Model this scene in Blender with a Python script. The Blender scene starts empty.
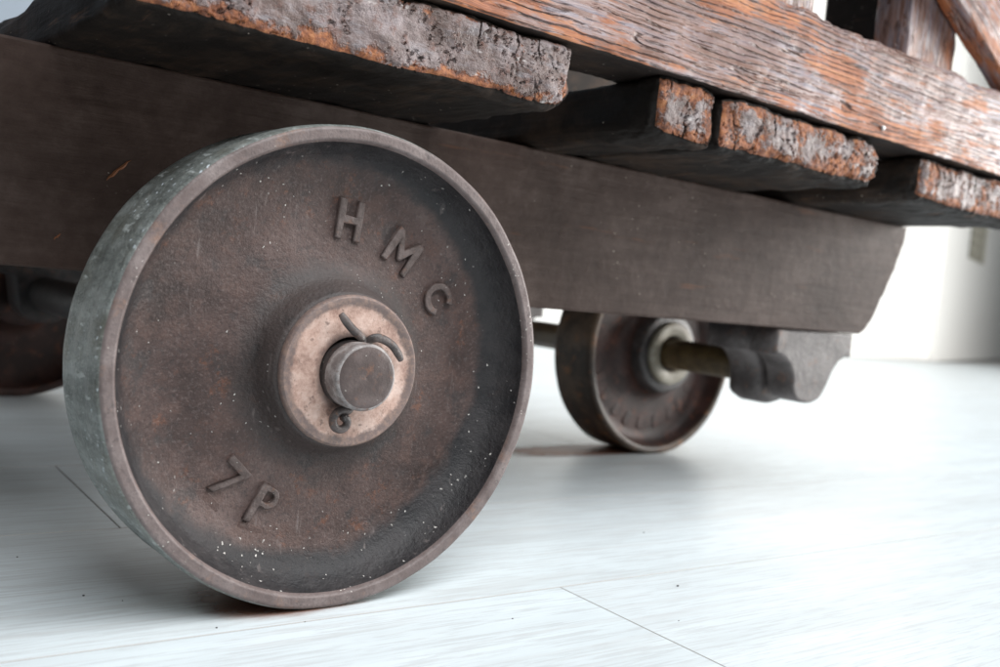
import bpy, bmesh, math, random
from mathutils import Vector, Matrix, noise
random.seed(7)
S = bpy.context.scene
COL = S.collection

# ------------------------------------------------------------------ camera
cam_d = bpy.data.cameras.new("camera"); cam = bpy.data.objects.new("camera", cam_d); COL.objects.link(cam)
S.camera = cam
cam_d.sensor_width = 36.0; cam_d.lens = 35.02; cam_d.clip_start = 0.02; cam_d.clip_end = 100
CP = Vector((-0.2505, -0.4379, 0.1756))
yaw, pitch, roll = math.radians(38.316), math.radians(-2.745), math.radians(5.469)
F = Vector((math.sin(yaw)*math.cos(pitch), math.cos(yaw)*math.cos(pitch), math.sin(pitch)))
X = F.cross(Vector((0, 0, 1))).normalized(); U = X.cross(F)
X2 = X*math.cos(roll)+U*math.sin(roll); U2 = -X*math.sin(roll)+U*math.cos(roll)
M = Matrix((X2, U2, -F)).transposed().to_4x4(); M.translation = CP
cam.matrix_world = M
cam_d.dof.use_dof = True
cam_d.dof.focus_distance = (Vector((0.035, 0.0, 0.15))-CP).dot(F)
cam_d.dof.aperture_fstop = 8.0

# ------------------------------------------------------------------ light
w = bpy.data.worlds.new("World"); S.world = w; w.use_nodes = True
bg = w.node_tree.nodes['Background']
bg.inputs[0].default_value = (0.78, 0.91, 1.0, 1); bg.inputs[1].default_value = 0.055

def area(name, loc, target, sx, sy, power, color):
    l = bpy.data.lights.new(name, 'AREA'); l.shape = 'RECTANGLE'; l.size = sx; l.size_y = sy
    l.energy = power; l.color = color
    o = bpy.data.objects.new(name, l); COL.objects.link(o)
    o.location = loc; o.rotation_euler = (Vector(target)-Vector(loc)).to_track_quat('-Z', 'Y').to_euler()
    return o
area("skylight", (0.6, -1.6, 2.8), (0.2, -0.3, 0.0), 4.4, 1.9, 205, (0.96, 0.985, 1.0))
area("window_light", (4.0, -1.0, 0.80), (2.1, 0.75, 0.1), 2.6, 1.4, 160, (1.0, 0.98, 0.95))
S.view_settings.view_transform = 'Standard'; S.view_settings.look = 'None'
S.view_settings.exposure = 0.0; S.view_settings.gamma = 1.0

# ------------------------------------------------------------------ helpers: objects
def link(name, mesh, parent=None, mats=(), loc=(0, 0, 0), smooth=True, sharp=0):
    o = bpy.data.objects.new(name, mesh); COL.objects.link(o)
    for m in mats:
        if m.name not in [k.name for k in mesh.materials if k]: mesh.materials.append(m)
    o.location = loc
    if parent: o.parent = parent
    if smooth:
        for p in mesh.polygons: p.use_smooth = True
        if sharp: mesh.set_sharp_from_angle(angle=math.radians(sharp))
    return o

def empty(name, loc, label, cat):
    o = bpy.data.objects.new(name, None); COL.objects.link(o); o.location = loc
    o.empty_display_size = 0.05
    o['label'] = label; o['category'] = cat
    return o

def ticks(lo, hi, fine, a, b, grow=1.35, big=0.03):
    """grid lines lo..hi, fine spacing inside [a,b], growing outside"""
    a = max(a, lo); b = min(b, hi)
    n = max(2, int(round((b-a)/fine)))
    t = [a+(b-a)*i/n for i in range(n+1)]
    s, x = fine, b
    while x < hi-1e-6:
        s = min(big, s*grow); x = min(hi, x+s)
        if hi-x < s*0.4: x = hi
        t.append(x)
    s, x = fine, a; left = []
    while x > lo+1e-6:
        s = min(big, s*grow); x = max(lo, x-s)
        if x-lo < s*0.4: x = lo
        left.append(x)
    return left[::-1]+t

def grid_box(tx, ty, tz, r=0.004, wob=0.0, wscale=30.0, rfun=None, seed=0.0, endmat=None, botmat=0):
    """closed rounded box on grid lines; stores a 'wear' value (1 at the edges, 0 inside the faces)"""
    idx = {}; verts = []; wear = []
    lo = (tx[0], ty[0], tz[0]); hi = (tx[-1], ty[-1], tz[-1])
    off = Vector((seed*3.1, seed*1.7, seed*2.3))
    def vid(i, j, k):
        key = (i, j, k)
        if key in idx: return idx[key]
        v = Vector((tx[i], ty[j], tz[k]))
        rr = r
        if rfun: rr = rfun(v)
        rr = rr*(1.0+0.55*noise.noise((v+off)*45.0)+0.35*noise.noise((v+off)*140.0))
        rr = min(max(0.0008, rr), 0.0150)
        inner = Vector([min(max(v[a], lo[a]+rr), hi[a]-rr) for a in range(3)])
        d = v-inner
        # distance to the nearest edge = second smallest face distance
        fd = sorted(min(v[a]-lo[a], hi[a]-v[a]) for a in range(3))
        wear.append(max(0.0, 1.0-fd[1]/0.012)*(0.45 if v.z > (lo[2]+hi[2])*0.5 else 1.0))
        if d.length > 1e-9:
            n = d.normalized(); v = inner+n*rr
            if wob: v = v+n*wob*noise.fractal((v+off)*wscale, 0.8, 2.1, 4)
        idx[key] = len(verts); verts.append(v); return idx[key]
    faces = []; mi = []
    nx, ny, nz = len(tx)-1, len(ty)-1, len(tz)-1
    for i in range(nx):
        for k in range(nz):
            faces.append((vid(i, 0, k), vid(i+1, 0, k), vid(i+1, 0, k+1), vid(i, 0, k+1))); mi.append(1 if endmat else 0)
            faces.append((vid(i, ny, k), vid(i, ny, k+1), vid(i+1, ny, k+1), vid(i+1, ny, k))); mi.append(1 if endmat else 0)
    for i in range(nx):
        for j in range(ny):
            faces.append((vid(i, j, 0), vid(i, j+1, 0), vid(i+1, j+1, 0), vid(i+1, j, 0))); mi.append(botmat)
            faces.append((vid(i, j, nz), vid(i+1, j, nz), vid(i+1, j+1, nz), vid(i, j+1, nz))); mi.append(0)
    for j in range(ny):
        for k in range(nz):
            faces.append((vid(0, j, k), vid(0, j, k+1), vid(0, j+1, k+1), vid(0, j+1, k))); mi.append(0)
            faces.append((vid(nx, j, k), vid(nx, j+1, k), vid(nx, j+1, k+1), vid(nx, j, k+1))); mi.append(0)
    me = bpy.data.meshes.new("piece"); me.from_pydata([tuple(v) for v in verts], [], faces)
    at = me.attributes.new("wear", 'FLOAT', 'POINT'); at.data.foreach_set("value", wear)
    me.polygons.foreach_set("material_index", mi)
    me.update(); return me

def lathe(profile, seg, mat_ids=None, wob=0.0):
    """profile: list of (radius, y); axis along y, closed loop of rings"""
    n = len(profile); verts = []; faces = []; mi = []
    for s in range(seg):
        a = 2*math.pi*s/seg; c, sn = math.cos(a), math.sin(a)
        for (r, y) in profile:
            v = Vector((r*c, y, r*sn))
            if wob:
                q = noise.fractal(v*28.0, 0.9, 2.0, 3)
                v = v*(1.0)+Vector((c, 0, sn))*wob*q+Vector((0, wob*noise.noise(v*35.0+Vector((9, 4, 2))), 0))
            verts.append(tuple(v))
    for s in range(seg):
        t = (s+1) % seg
        for i in range(n):
            j = (i+1) % n
            faces.append((s*n+i, s*n+j, t*n+j, t*n+i)); mi.append(mat_ids[i] if mat_ids else 0)
    me = bpy.data.meshes.new("lathe"); me.from_pydata(verts, [], faces)
    me.polygons.foreach_set("material_index", mi); me.update()
    bm = bmesh.new(); bm.from_mesh(me); bmesh.ops.recalc_face_normals(bm, faces=bm.faces); bm.to_mesh(me); bm.free()
    return me

def spline(pts, res=6):
    """Catmull-Rom through 2-D points"""
    out = []
    P = [pts[0]]+list(pts)+[pts[-1]]
    for i in range(1, len(P)-2):
        for k in range(res):
            t = k/res; a, b, c, d = P[i-1], P[i], P[i+1], P[i+2]
            out.append(tuple(0.5*((2*b[q])+(-a[q]+c[q])*t+(2*a[q]-5*b[q]+4*c[q]-d[q])*t*t+(-a[q]+3*b[q]-3*c[q]+d[q])*t**3) for q in range(len(b))))
    out.append(tuple(pts[-1])); return out

def tube(path, radii, seg=12, flat=1.0, flat_axis=None):
    """tube along 3-D path with capped ends"""
    P = [Vector(p) for p in path]; n = len(P); verts = []; faces = []
    ref = Vector(flat_axis) if flat_axis else Vector((0, 1, 0))
    for i, p in enumerate(P):
        t = (P[min(i+1, n-1)]-P[max(i-1, 0)]).normalized()
        b = (ref-t*ref.dot(t))
        if b.length < 1e-4: b = Vector((1, 0, 0))-t*t.x
        b.normalize(); c = t.cross(b)
        r = radii[i] if hasattr(radii, '__len__') else radii
        for s in range(seg):
            a = 2*math.pi*s/seg
            verts.append(tuple(p+b*math.cos(a)*r*flat+c*math.sin(a)*r))
    for i in range(n-1):
        for s in range(seg):
            t = (s+1) % seg
            faces.append((i*seg+s, i*seg+t, (i+1)*seg+t, (i+1)*seg+s))
    faces.append(tuple(range(seg))[::-1]); faces.append(tuple((n-1)*seg+s for s in range(seg)))
    me = bpy.data.meshes.new("tube"); me.from_pydata(verts, [], faces); me.update()
    bm = bmesh.new(); bm.from_mesh(me); bmesh.ops.recalc_face_normals(bm, faces=bm.faces); bm.to_mesh(me); bm.free()
    return me

def outline_mesh(loops, depth, bevel, res=2):
    """2-D loops (xy) filled, extruded along z by +-depth, bevelled"""
    cu = bpy.data.curves.new("outline", 'CURVE'); cu.dimensions = '2D'; cu.fill_mode = 'BOTH'
    cu.extrude = depth; cu.bevel_depth = bevel; cu.bevel_resolution = res; cu.offset = -bevel
    for lp in loops:
        sp = cu.splines.new('POLY'); sp.points.add(len(lp)-1); sp.use_cyclic_u = True
        for q, (x, y) in zip(sp.points, lp): q.co = (x, y, 0, 1)
    o = bpy.data.objects.new("outline", cu); COL.objects.link(o)
    dg = bpy.context.evaluated_depsgraph_get()
    me = bpy.data.meshes.new_from_object(o.evaluated_get(dg))
    bpy.data.objects.remove(o); bpy.data.curves.remove(cu)
    bm = bmesh.new(); bm.from_mesh(me); bmesh.ops.remove_doubles(bm, verts=bm.verts, dist=1e-6)
    bmesh.ops.recalc_face_normals(bm, faces=bm.faces); bm.to_mesh(me); bm.free()
    return me

# ------------------------------------------------------------------ helpers: materials
class Mat:
    def __init__(self, name, disp=False):
        self.m = bpy.data.materials.new(name); self.m.use_nodes = True
        self.nt = self.m.node_tree; self.nt.nodes.clear()
        self.out = self.nt.nodes.new('ShaderNodeOutputMaterial')
        self.b = self.nt.nodes.new('ShaderNodeBsdfPrincipled')
        self.nt.links.new(self.b.outputs[0], self.out.inputs[0])
        if disp: self.m.displacement_method = 'BOTH'
    def set(self, sock, v):
        if isinstance(v, bpy.types.NodeSocket): self.nt.links.new(v, sock)
        else:
            if hasattr(sock.default_value, '__len__') and hasattr(v, '__len__') and len(sock.default_value) == 4 and len(v) == 3: v = (*v, 1)
            sock.default_value = v
    def n(self, t, out=0, ins=None, **props):
        nd = self.nt.nodes.new(t)
        for k, v in props.items(): setattr(nd, k, v)
        for k, v in (ins or {}).items(): self.set(nd.inputs[k], v)
        return nd.outputs[out]
    def coord(self, scale=(1, 1, 1), randomise=True, rot=(0, 0, 0)):
        c = self.n('ShaderNodeTexCoord', 'Object')
        if randomise:
            r = self.n('ShaderNodeObjectInfo', 'Random')
            off = self.n('ShaderNodeMath', ins={0: r, 1: 7.3}, operation='MULTIPLY')
            c = self.n('ShaderNodeVectorMath', ins={0: c, 1: off}, operation='ADD')
        return self.n('ShaderNodeMapping', ins={'Vector': c, 'Scale': scale, 'Rotation': rot})
    def noise(self, v, scale, detail=4, rough=0.55, dist=0.0):
        return self.n('ShaderNodeTexNoise', 0, {'Vector': v, 'Scale': scale, 'Detail': detail, 'Roughness': rough, 'Distortion': dist})
    def vor(self, v, scale, feature='F1', out='Distance', rnd=1.0):
        return self.n('ShaderNodeTexVoronoi', out, {'Vector': v, 'Scale': scale, 'Randomness': rnd}, feature=feature)
    def ramp(self, f, stops, interp='LINEAR'):
        nd = self.nt.nodes.new('ShaderNodeValToRGB'); cr = nd.color_ramp; cr.interpolation = interp
        while len(cr.elements) < len(stops): cr.elements.new(0.5)
        for e, (p, c) in zip(cr.elements, stops):
            e.position = p; e.color = (*c, 1) if hasattr(c, '__len__') else (c, c, c, 1)
        self.set(nd.inputs[0], f); return nd.outputs[0]
    def step(self, f, a, b):
        return self.n('ShaderNodeMapRange', 0, {'Value': f, 'From Min': a, 'From Max': b}, interpolation_type='SMOOTHSTEP')
    def mix(self, f, a, b, blend='MIX'):
        nd = self.nt.nodes.new('ShaderNodeMix'); nd.data_type = 'RGBA'; nd.blend_type = blend
        self.set(nd.inputs[0], f); self.set(nd.inputs[6], a); self.set(nd.inputs[7], b); return nd.outputs[2]
    def math(self, op, a, b=0.0, c=0.0):
        return self.n('ShaderNodeMath', ins={0: a, 1: b, 2: c}, operation=op)
    def attr(self, name):
        return self.n('ShaderNodeAttribute', 'Fac', attribute_name=name)
    def bump(self, h, strength, dist):
        return self.n('ShaderNodeBump', 0, {'Height': h, 'Strength': strength, 'Distance': dist})
    def fin(self, color, rough, normal=None, metal=0.0, spec=0.5, coat=0.0, coat_r=0.2, disp=None, dscale=0.001, mid=0.5):
        self.set(self.b.inputs['Base Color'], color); self.set(self.b.inputs['Roughness'], rough)
        self.set(self.b.inputs['Metallic'], metal); self.set(self.b.inputs['Specular IOR Level'], spec)
        if normal is not None: self.set(self.b.inputs['Normal'], normal)
        if coat: self.set(self.b.inputs['Coat Weight'], coat); self.set(self.b.inputs['Coat Roughness'], coat_r)
        if disp is not None:
            d = self.n('ShaderNodeDisplacement', 0, {'Height': disp, 'Midlevel': mid, 'Scale': dscale})
            self.nt.links.new(d, self.out.inputs['Displacement'])
        return self.m

def specks(k, c, scale, size, mask_scale, lo, hi):
    """small scattered flecks of white paint, 0..1"""
    c = k.n('ShaderNodeVectorMath', ins={0: c, 1: k.n('ShaderNodeVectorMath', ins={0: k.n('ShaderNodeTexNoise', 1, {'Vector': c, 'Scale': scale*1.6, 'Detail': 2}), 'Scale': 0.7/scale}, operation='SCALE')}, operation='ADD')
    d = k.vor(c, scale)
    s = k.step(d, size, size*0.6)
    cellc = k.vor(c, scale, out='Color')
    pick = k.math('GREATER_THAN', k.n('ShaderNodeSeparateColor', 0, {0: cellc}), 0.55)
    m = k.step(k.noise(c, mask_scale, 2), lo, hi)
    return k.math('MULTIPLY', k.math('MULTIPLY', s, pick), m)

def mat_cast_web():
    k = Mat("cast_iron_web"); c = k.coord()
    oc = k.n('ShaderNodeTexCoord', 'Object')
    sp = k.nt.nodes.new('ShaderNodeSeparateXYZ'); k.set(sp.inputs[0], oc)
    r = k.math('SQRT', k.math('ADD', k.math('MULTIPLY', sp.outputs[0], sp.outputs[0]), k.math('MULTIPLY', sp.outputs[2], sp.outputs[2])))
    big = k.noise(c, 14, 5, 0.6); mid = k.noise(c, 55, 5, 0.65); fine = k.noise(c, 420, 4, 0.7)
    col = k.ramp(big, [(0.34, (0.034, 0.019, 0.016)), (0.46, (0.073, 0.044, 0.038)), (0.56, (0.106, 0.067, 0.059)), (0.70, (0.145, 0.098, 0.088))])
    col = k.mix(k.math('MULTIPLY', k.step(mid, 0.50, 0.64), 0.6), col, (0.112, 0.064, 0.052))
    col = k.mix(k.math('MULTIPLY', k.step(mid, 0.46, 0.34), 0.75), col, (0.042, 0.034, 0.033))
    rust = k.math('MULTIPLY', k.step(k.noise(c, 95, 5, 0.75), 0.55, 0.68), k.step(k.noise(c, 22, 3), 0.44, 0.60))
    col = k.mix(k.math('MULTIPLY', rust, 0.5), col, (0.21, 0.075, 0.034))
    grit = k.step(k.noise(c, 620, 3, 0.7), 0.53, 0.64)
    col = k.mix(k.math('MULTIPLY', grit, 0.30), col, (0.20, 0.155, 0.145))
    gritd = k.step(k.noise(k.n('ShaderNodeMapping', ins={'Vector': c, 'Location': (2, 5, 3)}), 540, 3, 0.7), 0.53, 0.64)
    col = k.mix(k.math('MULTIPLY', gritd, 0.40), col, (0.030, 0.022, 0.021))
    # shade of the trough under the rim, painted blue black, heavier lower right
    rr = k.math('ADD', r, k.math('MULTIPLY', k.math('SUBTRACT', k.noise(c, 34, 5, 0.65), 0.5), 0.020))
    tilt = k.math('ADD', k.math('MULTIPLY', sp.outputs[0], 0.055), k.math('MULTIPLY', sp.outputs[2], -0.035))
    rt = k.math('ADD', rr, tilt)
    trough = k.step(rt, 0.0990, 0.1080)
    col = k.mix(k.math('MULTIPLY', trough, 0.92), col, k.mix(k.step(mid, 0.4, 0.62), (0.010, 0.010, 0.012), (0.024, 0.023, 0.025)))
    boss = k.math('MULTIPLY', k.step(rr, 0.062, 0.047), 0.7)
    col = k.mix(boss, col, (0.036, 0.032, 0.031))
    scr = k.math('MULTIPLY', k.step(k.noise(k.n('ShaderNodeMapping', ins={'Vector': c, 'Scale': (1, 1, 0.12), 'Rotation': (0, 0.7, 0)}), 190, 3, 0.6), 0.62, 0.70), k.step(k.noise(c, 20, 2), 0.5, 0.6))
    col = k.mix(k.math('MULTIPLY', scr, 0.5), col, (0.22, 0.18, 0.17))
    s1 = specks(k, c, 300, 0.15, 30, 0.52, 0.64)
    s2 = k.math('MULTIPLY', specks(k, c, 230, 0.16, 24, 0.47, 0.58), k.step(rr, 0.090, 0.1))
    s = k.math('MAXIMUM', s1, s2)
    col = k.mix(s, col, (0.70, 0.66, 0.62))
    h = k.math('ADD', k.math('MULTIPLY', fine, 0.55), k.math('ADD', k.math('MULTIPLY', mid, 1.0), k.math('MULTIPLY', s, 0.4)))
    rough = k.math('ADD', 0.44, k.math('MULTIPLY', mid, 0.22))
    return k.fin(col, rough, k.bump(h, 0.75, 0.0018), metal=0.0, spec=0.5)

def mat_rim_face():
    k = Mat("cast_iron_rim"); c = k.coord()
    a = k.noise(c, 60, 5, 0.65); f = k.noise(c, 500, 3, 0.7)
    col = k.ramp(a, [(0.32, (0.115, 0.083, 0.077)), (0.52, (0.168, 0.130, 0.123)), (0.7, (0.23, 0.187, 0.178))])
    col = k.mix(k.math('MULTIPLY', k.step(k.noise(c, 35, 5, 0.7), 0.55, 0.68), 0.6), col, (0.26, 0.15, 0.105))
    col = k.mix(k.math('MULTIPLY', k.step(k.noise(c, 160, 4, 0.7), 0.60, 0.70), 0.7), col, (0.075, 0.06, 0.058))
    col = k.mix(k.math('MULTIPLY', k.step(k.noise(c, 520, 3, 0.7), 0.52, 0.66), 0.5), col, (0.10, 0.08, 0.078))
    s = specks(k, c, 420, 0.18, 40, 0.5, 0.6)
    col = k.mix(s, col, (0.62, 0.58, 0.53))
    return k.fin(col, 0.5, k.bump(k.math('ADD', f, k.math('MULTIPLY', a, 2.0)), 0.45, 0.0007), spec=0.5)

def mat_tread():
    k = Mat("worn_tread"); c = k.coord()
    oc = k.n('ShaderNodeTexCoord', 'Object')
    st = k.n('ShaderNodeMapping', ins={'Vector': oc, 'Scale': (1, 0.25, 1)})
    a = k.noise(st, 70, 5, 0.7); b = k.noise(c, 26, 4, 0.6)
    col = k.ramp(a, [(0.28, (0.080, 0.086, 0.080)), (0.5, (0.190, 0.205, 0.195)), (0.72, (0.35, 0.37, 0.36))])
    col = k.mix(k.math('MULTIPLY', k.step(b, 0.5, 0.66), 0.5), col, (0.13, 0.12, 0.088))
    chip = k.math('MULTIPLY', k.step(k.noise(st, 210, 3, 0.7), 0.59, 0.68), k.step(k.noise(c, 30, 3), 0.40, 0.60))
    gr = k.step(k.noise(c, 600, 3, 0.7), 0.50, 0.66)
    col = k.mix(k.math('MULTIPLY', gr, 0.5), col, (0.36, 0.37, 0.34))
    col = k.mix(k.math('MULTIPLY', k.step(k.noise(c, 450, 3, 0.7), 0.56, 0.68), 0.6), col, (0.05, 0.05, 0.045))
    col = k.mix(k.math('MULTIPLY', chip, 0.8), col, (0.58, 0.61, 0.60))
    s = specks(k, c, 260, 0.24, 22, 0.42, 0.6)
    col = k.mix(s, col, (0.68, 0.74, 0.78))
    return k.fin(col, 0.42, k.bump(k.math('ADD', a, k.math('MULTIPLY', k.noise(c, 330, 3), 0.6)), 0.7, 0.0018), metal=0.1, spec=0.5)

def mat_metal(name, base, light, rust, rough=0.5, rscale=60, bumpd=0.0008, metal=0.0, fleck=True):
    k = Mat(name); c = k.coord()
    a = k.noise(c, rscale, 5, 0.65); b = k.noise(c, rscale*5, 4, 0.7)
    col = k.mix(k.step(a, 0.38, 0.66), base, light)
    col = k.mix(k.math('MULTIPLY', k.step(k.noise(c, rscale*1.7, 5, 0.7), 0.55, 0.68), 0.75), col, rust)
    if fleck:
        col = k.mix(specks(k, c, 380, 0.16, 40, 0.5, 0.62), col, (0.5, 0.47, 0.43))
    return k.fin(col, rough, k.bump(k.math('ADD', k.math('MULTIPLY', a, 1.5), b), 0.45, bumpd), metal=metal)

def mat_washer():
    k = Mat("pink_worn_washer"); c = k.coord()
    oc = k.n('ShaderNodeTexCoord', 'Object')
    sp = k.nt.nodes.new('ShaderNodeSeparateXYZ'); k.set(sp.inputs[0], oc)
    r = k.math('SQRT', k.math('ADD', k.math('MULTIPLY', sp.outputs[0], sp.outputs[0]), k.math('MULTIPLY', sp.outputs[2], sp.outputs[2])))
    a = k.noise(c, 70, 6, 0.7); b = k.noise(c, 240, 5, 0.75)
    col = k.ramp(a, [(0.34, (0.24, 0.135, 0.105)), (0.48, (0.50, 0.335, 0.275)), (0.64, (0.66, 0.50, 0.435))])
    col = k.mix(k.math('MULTIPLY', k.step(b, 0.56, 0.68), 0.75), col, (0.13, 0.085, 0.07))
    rr = k.math('ADD', r, k.math('MULTIPLY', k.math('SUBTRACT', k.noise(c, 110, 4, 0.7), 0.5), 0.008))
    bare = k.math('MAXIMUM', k.step(rr, 0.0325, 0.0350), k.math('MULTIPLY', k.step(rr, 0.0225, 0.0185), 0.8))
    metal = k.mix(k.step(b, 0.4, 0.65), (0.17, 0.125, 0.115), (0.28, 0.19, 0.155))
    col = k.mix(bare, col, metal)
    return k.fin(col, 0.5, k.bump(k.math('ADD', a, k.math('MULTIPLY', b, 0.7)), 0.5, 0.0009))

def mat_end_grain(name, orange, grey_hi=1.0, wearw=0.34, rough_d=0.0018):
    """weathered end grain: greyed varnish, pits, cracks, raw orange wood where it is chipped"""
    k = Mat(name, disp=True); c = k.coord()
    st = k.n('ShaderNodeMapping', ins={'Vector': c, 'Scale': (1, 1, 2.2)})
    wear = k.attr("wear")
    a = k.noise(c, 42, 6, 0.68); b = k.noise(c, 120, 5, 0.7); f = k.noise(st, 420, 4, 0.7)
    g = grey_hi
    st2 = k.n('ShaderNodeMapping', ins={'Vector': c, 'Scale': (0.3, 1, 1)})
    col = k.ramp(a, [(0.32, (0.060*g, 0.030*g, 0.022*g)), (0.44, (0.125*g, 0.078*g, 0.068*g)), (0.56, (0.205*g, 0.152*g, 0.146*g)), (0.74, (0.32*g, 0.265*g, 0.270*g))])
    col = k.mix(k.math('MULTIPLY', k.step(b, 0.52, 0.64), 0.65), col, (0.16*g, 0.064*g, 0.042*g))
    col = k.mix(k.math('MULTIPLY', k.step(k.noise(st2, 150, 4, 0.65), 0.52, 0.66), 0.4), col, (0.27*g, 0.26*g, 0.285*g))
    col = k.mix(k.math('MULTIPLY', k.step(k.noise(st2, 260, 3, 0.7), 0.48, 0.38), 0.5), col, (0.07*g, 0.042*g, 0.036*g))
    # raw wood
    q = k.math('ADD', k.math('MULTIPLY', wear, wearw), k.math('ADD', k.noise(c, 48, 5, 0.72), orange))
    raw = k.step(q, 0.70, 0.80)
    rawc = k.ramp(k.noise(c, 210, 4, 0.7), [(0.32, (0.060, 0.016, 0.006)), (0.48, (0.22, 0.062, 0.017)), (0.60, (0.36, 0.125, 0.038)), (0.74, (0.50, 0.22, 0.09))])
    col = k.mix(k.math('MULTIPLY', raw, 0.9), col, rawc)
    # pits and cracks
    pit = k.math('MULTIPLY', k.step(k.noise(c, 300, 3, 0.6), 0.56, 0.64), k.step(k.noise(c, 30, 3), 0.44, 0.58))
    wc = k.n('ShaderNodeVectorMath', ins={0: k.n('ShaderNodeMapping', ins={'Vector': c, 'Scale': (1.0, 1.0, 0.22)}),
             1: k.n('ShaderNodeVectorMath', ins={0: k.n('ShaderNodeTexNoise', 1, {'Vector': c, 'Scale': 60.0, 'Detail': 3}), 'Scale': 0.012}, operation='SCALE')}, operation='ADD')
    cr = k.vor(wc, 30, 'DISTANCE_TO_EDGE')
    crack = k.math('MULTIPLY', k.step(cr, 0.022, 0.006), k.step(k.noise(c, 25, 2), 0.52, 0.60))
    chips = k.math('MULTIPLY', k.step(k.vor(k.n('ShaderNodeVectorMath', ins={0: st, 1: k.n('ShaderNodeVectorMath', ins={0: k.n('ShaderNodeTexNoise', 1, {'Vector': c, 'Scale': 90.0}), 'Scale': 0.02}, operation='SCALE')}, operation='ADD'), 75), 0.28, 0.12), k.step(k.noise(c, 30, 2), 0.50, 0.6))
    dark = k.math('MAXIMUM', k.math('MAXIMUM', pit, crack), k.math('MULTIPLY', chips, 0.55))
    col = k.mix(k.math('MULTIPLY', dark, 0.85), col, (0.020, 0.010, 0.007))
    white = k.math('MULTIPLY', k.step(k.noise(k.n('ShaderNodeMapping', ins={'Vector': c, 'Scale': (0.7, 1, 1.4), 'Location': (3, 1, 2)}), 75, 4, 0.6), 0.65, 0.74), 0.65)
    col = k.mix(white, col, (0.66, 0.62, 0.60))
    h = k.math('ADD', k.math('MULTIPLY', a, 0.9), k.math('ADD', k.math('MULTIPLY', b, 0.8), k.math('MULTIPLY', f, 0.22)))
    h = k.math('SUBTRACT', h, k.math('MULTIPLY', dark, 1.1))
    h = k.math('SUBTRACT', h, k.math('MULTIPLY', raw, 0.45))
    rough = k.math('ADD', 0.36, k.math('MULTIPLY', raw, 0.3))
    return k.fin(col, rough, spec=0.5, disp=h, dscale=rough_d, mid=0.9)

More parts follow.
